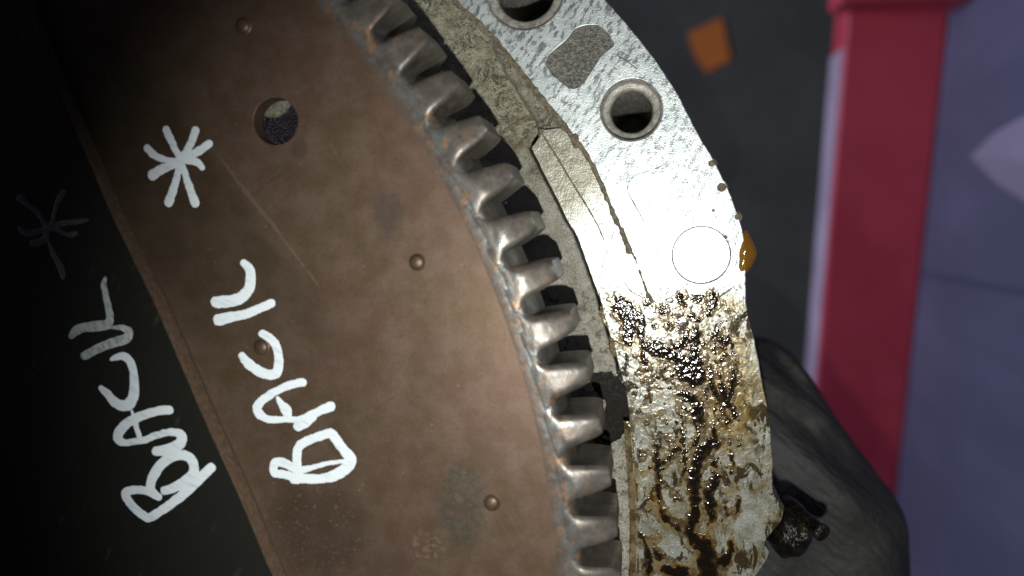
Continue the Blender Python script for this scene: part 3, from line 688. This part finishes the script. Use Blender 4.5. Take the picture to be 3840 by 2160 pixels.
# dark creased cover bulging out behind the lower edge
cv = pxs([(2760, 1270), (2880, 1275), (2960, 1318), (3010, 1372), (3065, 1455), (3110, 1530), (3165, 1610), (3225, 1690), (3280, 1765), (3340, 1845), (3372, 1930), (3385, 2080), (3390, 2280), (3360, 2560), (3000, 2700), (2600, 2600), (2480, 2200), (2520, 1600), (2640, 1330)], 100)
cvo = catmull(cv, 6, True)
cover = pillow('creased_cover', cvo, 100, 40, RUBBER, None, 26, 2.0, 14.0, 9, front=0.75)
me = cover.data; l0 = np.array(cover.location)
P = np.empty(len(me.vertices) * 3); me.vertices.foreach_get('co', P); P = P.reshape(-1, 3)
g = P + l0; aa, bb = FLOOR_A - g[:, 2] * 1000, -g[:, 0] * 1000
def crease(x0, y0, x1, y1, depth, w):
    p, q = px(x0, y0, 80), px(x1, y1, 80); d = q - p; L = np.hypot(*d); d = d / L; nn = np.array([-d[1], d[0]])
    s = ((aa - p[0]) * d[0] + (bb - p[1]) * d[1]) / L; k = (aa - p[0]) * nn[0] + (bb - p[1]) * nn[1] + 1.2 * np.sin(s * 5)
    fade = np.clip(s * 3, 0, 1) * np.clip((1 - s) * 3, 0, 1)
    return depth * np.exp(-(k / w) ** 2) * fade
dz = crease(2820, 1280, 3150, 1560, 6.0, 2.2) + crease(2840, 1480, 3330, 1830, 8.0, 3.4) + crease(2880, 1390, 3060, 1480, 4, 1.8) - crease(2850, 1580, 3300, 1920, 4.0, 6.0)
P[:, 1] += dz / 1000; me.vertices.foreach_set('co', P.ravel()); me.update()
tag(cover, 'dark grey creased rubber cover bulging out below the block', 'cover')

# ================================================================== flexplate and ring gear
FP = thing('flexplate', 'rusty brown flexplate marked BACK in white paint, with a welded ring gear', 'flexplate', W(GC[0], GC[1], 5))

hc = px(1033, 455); hr = 3.72
hole = circle(hc, hr, 64)
plate = extruded('plate', circle(GC, 147.9, 400), [hole, circle(GC, 20, 64)], 0.0, 3.6, RUST, FP, 0.15)
plate['label'] = 'rusty brown sheet steel plate with a round hole and small round nubs'

# weld bead and ring body (one turned ring with a lumpy bead on its face)
nT = 4200; th = np.linspace(0, 2 * math.pi, nT, endpoint=False)
GT = 14.0                                       # ring gear face width
prof = [(145.2, 0.25, 0), (146.0, 0.03, 0), (146.6, -0.02, .05), (147.1, -0.04, .15), (147.6, -0.05, .3), (148.1, -0.04, .5), (148.5, -0.02, .64), (148.9, 0.01, .78), (149.25, 0.07, .9), (149.6, 0.2, 1), (149.9, 0.45, 1), (150.15, 0.9, 1), (150.35, 2.0, 1), (150.8, 6.0, 1), (151.2, GT - .6, 1), (150.7, GT, 1), (146.6, GT, 1), (146.6, 3.8, 1)]
V, rimv = [], []
for r, c, k in prof:
    x, y = GC[0] + r * np.cos(th), GC[1] + r * np.sin(th)
    amp = 0.05 if 146.8 < r < 149.8 and c < 1 else 0.0
    nz = (fbm(x / 2.6, y / 2.6, 77, 3) - 0.5) * 2 * amp + (fbm(x / 0.8, y / 0.8, 78, 2) - 0.5) * amp * 0.7
    V.append(np.stack([x, y, c - nz], 1)); rimv += [k] * nT
V = np.concatenate(V); fc = []
for i in range(len(prof) - 1):
    k = np.arange(nT); k2 = (k + 1) % nT
    fc.append(np.stack([i * nT + k, i * nT + k2, (i + 1) * nT + k2, (i + 1) * nT + k], 1))
ring = from_abc('ring_gear', V, np.concatenate(fc).tolist(), WELD, FP, True)
ring['label'] = 'grey steel ring gear with a bluish heat tinted weld bead'
at = ring.data.attributes.new('rim', 'FLOAT', 'POINT'); at.data.foreach_set('value', np.array(rimv, np.float32))

# teeth: rounded, chamfered entry side; every one cut a little differently
HALF = [(147.3, 4.06), (147.9, 4.05), (148.5, 4.04), (149.0, 3.98), (149.35, 3.55), (149.75, 3.08), (150.2, 2.78), (150.9, 2.58), (151.8, 2.45), (152.9, 2.30), (154.0, 2.12), (155.0, 1.92), (155.8, 1.68), (156.2, 1.45)]
def tooth_mesh(k):
    rnd = random.Random(100 + k); V, fc = [], []
    u = [-1, -0.92, -0.78, -0.55, -0.25, 0.1, 0.4, 0.65, 0.84, 0.94, 1]
    sl = 0.26 + rnd.uniform(-.06, .08); up = 0.55 + rnd.uniform(-.2, .35); dn = 0.4 + rnd.uniform(-.15, .2); rows = []
    for r, h in HALF:
        g = max(0.0, r - 150.6); base = -0.09 + sl * g ** 1.25 * 0.62
        if r < 149.0: base += 0.055 * (149.0 - r) ** 2
        f = min(1.0, max(0.0, (r - 148.6) / 1.6))
        row = [(-h, GT), (-h, GT * 0.6)]
        for x in u:
            e = (up if x < 0 else dn) * f
            row.append((x * h * (0.985 + 0.015 * abs(x)), base + e * abs(x) ** (6.0 if x < 0 else 8.0) + 0.05 * math.sin(7 * r + 3 * x + k)))
        row += [(h, GT * 0.6), (h, GT)]
        rows.append((r, row))
    r, row = rows[-1]; n = len(row)
    rows.append((r + 0.02, [(t * 0.9, min(c + (0.35 if c < GT * 0.5 else -0.1), GT)) for t, c in row]))
    for r, row in rows:
        for t, c in row: V.append((r, t, c))
    for i in range(len(rows) - 1):
        for j in range(n): fc.append((i * n + j, i * n + (j + 1) % n, (i + 1) * n + (j + 1) % n, (i + 1) * n + j))
    b0 = (len(rows) - 1) * n
    for j in range(n // 2): fc.append((b0 + j, b0 + j + 1, b0 + n - 2 - j, b0 + n - 1 - j)) if j + 1 < n - 2 - j else None
    P = [(-t / 1000, (c - 5) / 1000, -r / 1000) for r, t, c in V]     # gear-centred, tooth pointing along +a
    me = bpy.data.meshes.new('tooth'); me.from_pydata(P, [], fc); me.update()
    bm = bmesh.new(); bm.from_mesh(me); bmesh.ops.recalc_face_normals(bm, faces=bm.faces); bm.to_mesh(me); bm.free()
    me.polygons.foreach_set('use_smooth', [True] * len(me.polygons))
    me.set_sharp_from_angle(angle=math.radians(30))
    me.materials.append(GEAR); return me
for i in range(-7, 19):
    o = bpy.data.objects.new('tooth', tooth_mesh(i)); col.objects.link(o); o.parent = FP
    o.rotation_euler = (0, ph0 + (i + 0.5) * pitch + 0.0025, 0)

# small pressed nubs
for x, y in ((912, 97), (1565, 983), (980, 1302), (1845, 1885)):
    p = px(x, y)
    lathe('nub', p, [(1.45, 0.02), (1.25, -0.06), (1.15, -0.22), (0.95, -0.44), (0.6, -0.56), (0.25, -0.60), (0.01, -0.61)], RUST, FP, 32)
# faint pressed crease lines of the sheet
cm = [stroke([(790, 545), (900, 690), (1010, 830), (1110, 960), (1200, 1080)], [8, 13, 15, 12, 6], 0)]
field('pressed_line', cm, 0, RUBBED, FP, 0.10, 0.008, 0.08, 0.42, 1.1, 61)
dk = [stroke([(735, 1020), (765, 1062), (792, 1108)], [2, 5, 4], 0)]
sm = Mat('dark_scratch_and_shade'); sm.set(Base_Color=(0.035, 0.025, 0.015), Roughness=0.7)  # dark tone shared by the scratch and the painted contact shade
field('scratch', dk, 0, sm.m, FP, 0.08, 0.03, 0.3, 0.06, 0.6, 62)

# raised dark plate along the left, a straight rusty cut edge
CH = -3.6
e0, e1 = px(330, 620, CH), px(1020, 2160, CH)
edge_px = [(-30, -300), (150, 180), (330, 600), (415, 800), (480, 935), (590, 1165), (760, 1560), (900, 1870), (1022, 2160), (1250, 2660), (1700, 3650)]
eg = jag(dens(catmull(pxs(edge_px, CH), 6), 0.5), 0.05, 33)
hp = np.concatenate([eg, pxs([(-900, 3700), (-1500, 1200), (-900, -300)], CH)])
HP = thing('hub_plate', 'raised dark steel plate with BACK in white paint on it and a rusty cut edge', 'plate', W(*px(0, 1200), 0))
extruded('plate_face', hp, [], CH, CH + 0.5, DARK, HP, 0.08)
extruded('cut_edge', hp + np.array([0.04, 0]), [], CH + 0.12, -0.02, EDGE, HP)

foot_ln = [(eg[::3] + np.array([0.30, -0.08]), np.full(len(eg[::3]), 0.42))]
field('contact_shade_line', foot_ln, 0, sm.m, FP, 0.10, 0.03, 0.3, 0.10, 0.8, 64)  # dark stroke paints the contact shade at the raised plate's foot

# ---- handwriting
def letter(name, strokes, c, mat, parent, seed, lab):
    o = field(name, strokes, c, mat, parent, 0.085, 0.035, 0.35, 0.13, 0.7, seed); o['label'] = lab; return o
T1 = lambda p, w: stroke(p, w, 0, (0, 0), 2.0125)
T2 = lambda p, w: stroke(p, w, 0, (0, 720), 2.0125)
T3 = lambda p, w: stroke(p, w, 0, (880, 1380), 3.15)
letter('painted_asterisk', [T1([(1255, 980), (1300, 1080), (1350, 1180)], [62, 55, 48]), T1([(1475, 985), (1440, 1080), (1385, 1170)], [62, 58, 50]), T1([(1578, 1082), (1500, 1140), (1400, 1195)], [58, 62, 56]),
    T1([(1525, 1262), (1480, 1220), (1380, 1212)], [46, 56, 50]), T1([(1112, 1118), (1170, 1175), (1260, 1208), (1360, 1215)], [56, 54, 42, 44]), T1([(1150, 1322), (1230, 1272), (1350, 1225)], [78, 66, 46]),
    T1([(1272, 1528), (1318, 1400), (1360, 1230)], [72, 60, 46]), T1([(1472, 1530), (1425, 1400), (1370, 1230)], [72, 60, 44])], 0, PAINT, FP, 1, 'white painted asterisk on the brown plate')
letter('painted_letter', [T2([(1840, 537), (1885, 590), (1890, 680), (1868, 750), (1800, 806), (1710, 828), (1630, 832)], [56, 72, 78, 80, 86, 90, 86]), T2([(2045, 840), (1950, 882), (1850, 922), (1730, 945), (1650, 965)], [66, 64, 66, 80, 88])], 0, PAINT, FP, 2, 'white painted letter K on the brown plate')
letter('painted_letter', [T2([(1978, 1068), (2050, 1115), (2090, 1180), (2105, 1280), (2092, 1355), (2045, 1380), (1970, 1360), (1880, 1300), (1828, 1240)], [54, 66, 68, 70, 74, 72, 76, 78, 60])], 0, PAINT, FP, 3, 'white painted letter C on the brown plate')
letter('painted_letter', [T3([(805, 168), (700, 190), (590, 225), (460, 290), (330, 380), (265, 470), (290, 540), (380, 600), (500, 610), (640, 605), (760, 610), (900, 560), (1020, 500), (1130, 455)], [96, 92, 92, 92, 100, 110, 112, 92, 76, 72, 84, 96, 100, 118]),
    T3([(745, 690), (830, 640), (920, 570)], [110, 130, 110]), T3([(505, 350), (560, 440), (610, 500), (630, 580)], [40, 90, 130, 84])], 0, PAINT, FP, 4, 'white painted letter A on the brown plate')
letter('painted_letter', [T3([(745, 1230), (735, 1110), (735, 1010), (760, 930), (840, 870), (960, 820), (1080, 780), (1140, 775), (1200, 850), (1290, 970), (1370, 1080), (1330, 1170), (1220, 1250), (1080, 1300), (900, 1310), (740, 1300), (600, 1260), (470, 1235), (470, 1140), (520, 1110), (600, 1130), (720, 1200)],
        [110, 100, 104, 104, 108, 104, 108, 118, 116, 116, 130, 124, 130, 110, 104, 110, 96, 100, 104, 110, 104, 90]),
    T3([(760, 1210), (900, 1180), (1050, 1135), (1200, 1110), (1310, 1095)], [90, 60, 52, 46, 40]), T3([(690, 1330), (740, 1335)], 70)], 0, PAINT, FP, 5, 'white painted letter B on the brown plate')
# on the dark plate
L2 = lambda p, w: stroke(p, w, CH, (400, 1480), 3.019)
L3 = lambda p, w: stroke(p, w, CH, (220, 1000), 3.019)
L4 = lambda p, w: stroke(p, w, CH, (40, 680), 3.6225)
letter('painted_asterisk', [L4([(140, 230), (260, 330), (380, 430), (460, 560), (520, 640)], [110, 80, 76, 80, 70]), L4([(715, 150), (640, 280), (600, 420), (560, 560), (520, 650)], [84, 70, 60, 66, 70]), L4([(1060, 522), (950, 540), (800, 560), (640, 590), (530, 640)], [24, 70, 70, 90, 80]),
    L4([(890, 710), (800, 725), (700, 690), (560, 620)], [64, 66, 56, 50]), L4([(130, 650), (230, 700), (350, 690), (500, 640)], [60, 90, 80, 80]), L4([(310, 840), (400, 820), (470, 770), (510, 680)], [90, 90, 70, 60]), L4([(710, 1310), (680, 1180), (600, 1020), (540, 880), (500, 740), (520, 640)], [60, 100, 80, 50, 46, 60])], CH, PAINT3, HP, 11, 'painted asterisk coloured dim for shade on the dark plate')
letter('painted_letter', [L3([(528, 130), (508, 210), (535, 340), (565, 470), (580, 570), (560, 650), (500, 665), (390, 680), (280, 690), (190, 730), (140, 790)], [30, 62, 72, 84, 90, 100, 110, 112, 100, 100, 60]),
    L3([(610, 690), (710, 690), (790, 730), (780, 800), (690, 840), (560, 880), (420, 940), (290, 1010)], [34, 60, 90, 100, 110, 100, 96, 90])], CH, PAINT2, HP, 12, 'thin painted letter K on the dark plate')
letter('painted_letter', [L3([(590, 1052), (670, 1020), (750, 1020), (810, 1080), (845, 1180), (855, 1300), (855, 1400), (840, 1490), (790, 1560), (720, 1575), (640, 1540), (560, 1450), (480, 1375)], [30, 76, 90, 92, 96, 104, 112, 118, 122, 116, 110, 96, 60])], CH, PAINT, HP, 13, 'white painted letter C on the dark plate')
letter('painted_letter', [L2([(715, 172), (600, 180), (470, 215), (330, 265), (210, 340), (135, 440), (135, 510), (210, 545), (330, 530), (420, 515), (560, 460), (690, 430), (790, 430), (850, 470), (830, 550), (740, 610), (650, 630), (560, 640)], [92, 100, 100, 104, 110, 114, 112, 72, 72, 74, 72, 78, 92, 110, 120, 130, 118, 104]),
    L2([(285, 185), (310, 270), (340, 380), (370, 480)], [34, 50, 62, 62])], CH, PAINT, HP, 14, 'white painted letter A on the dark plate')
letter('painted_letter', [L2([(585, 1160), (520, 1110), (495, 1030), (530, 920), (610, 800), (730, 710), (850, 685), (940, 720), (985, 800), (980, 890), (900, 970), (770, 1050), (650, 1090)], [80, 100, 106, 110, 112, 108, 106, 110, 112, 116, 116, 100, 90]),
    L2([(585, 1155), (500, 1110), (400, 1080), (290, 1080), (215, 1110), (230, 1180), (320, 1290), (440, 1385), (500, 1385), (620, 1310), (760, 1210), (900, 1100), (1040, 960), (1180, 830)], [84, 84, 88, 92, 96, 98, 96, 100, 98, 98, 100, 104, 110, 108])], CH, PAINT, HP, 15, 'white painted letter B on the dark plate')
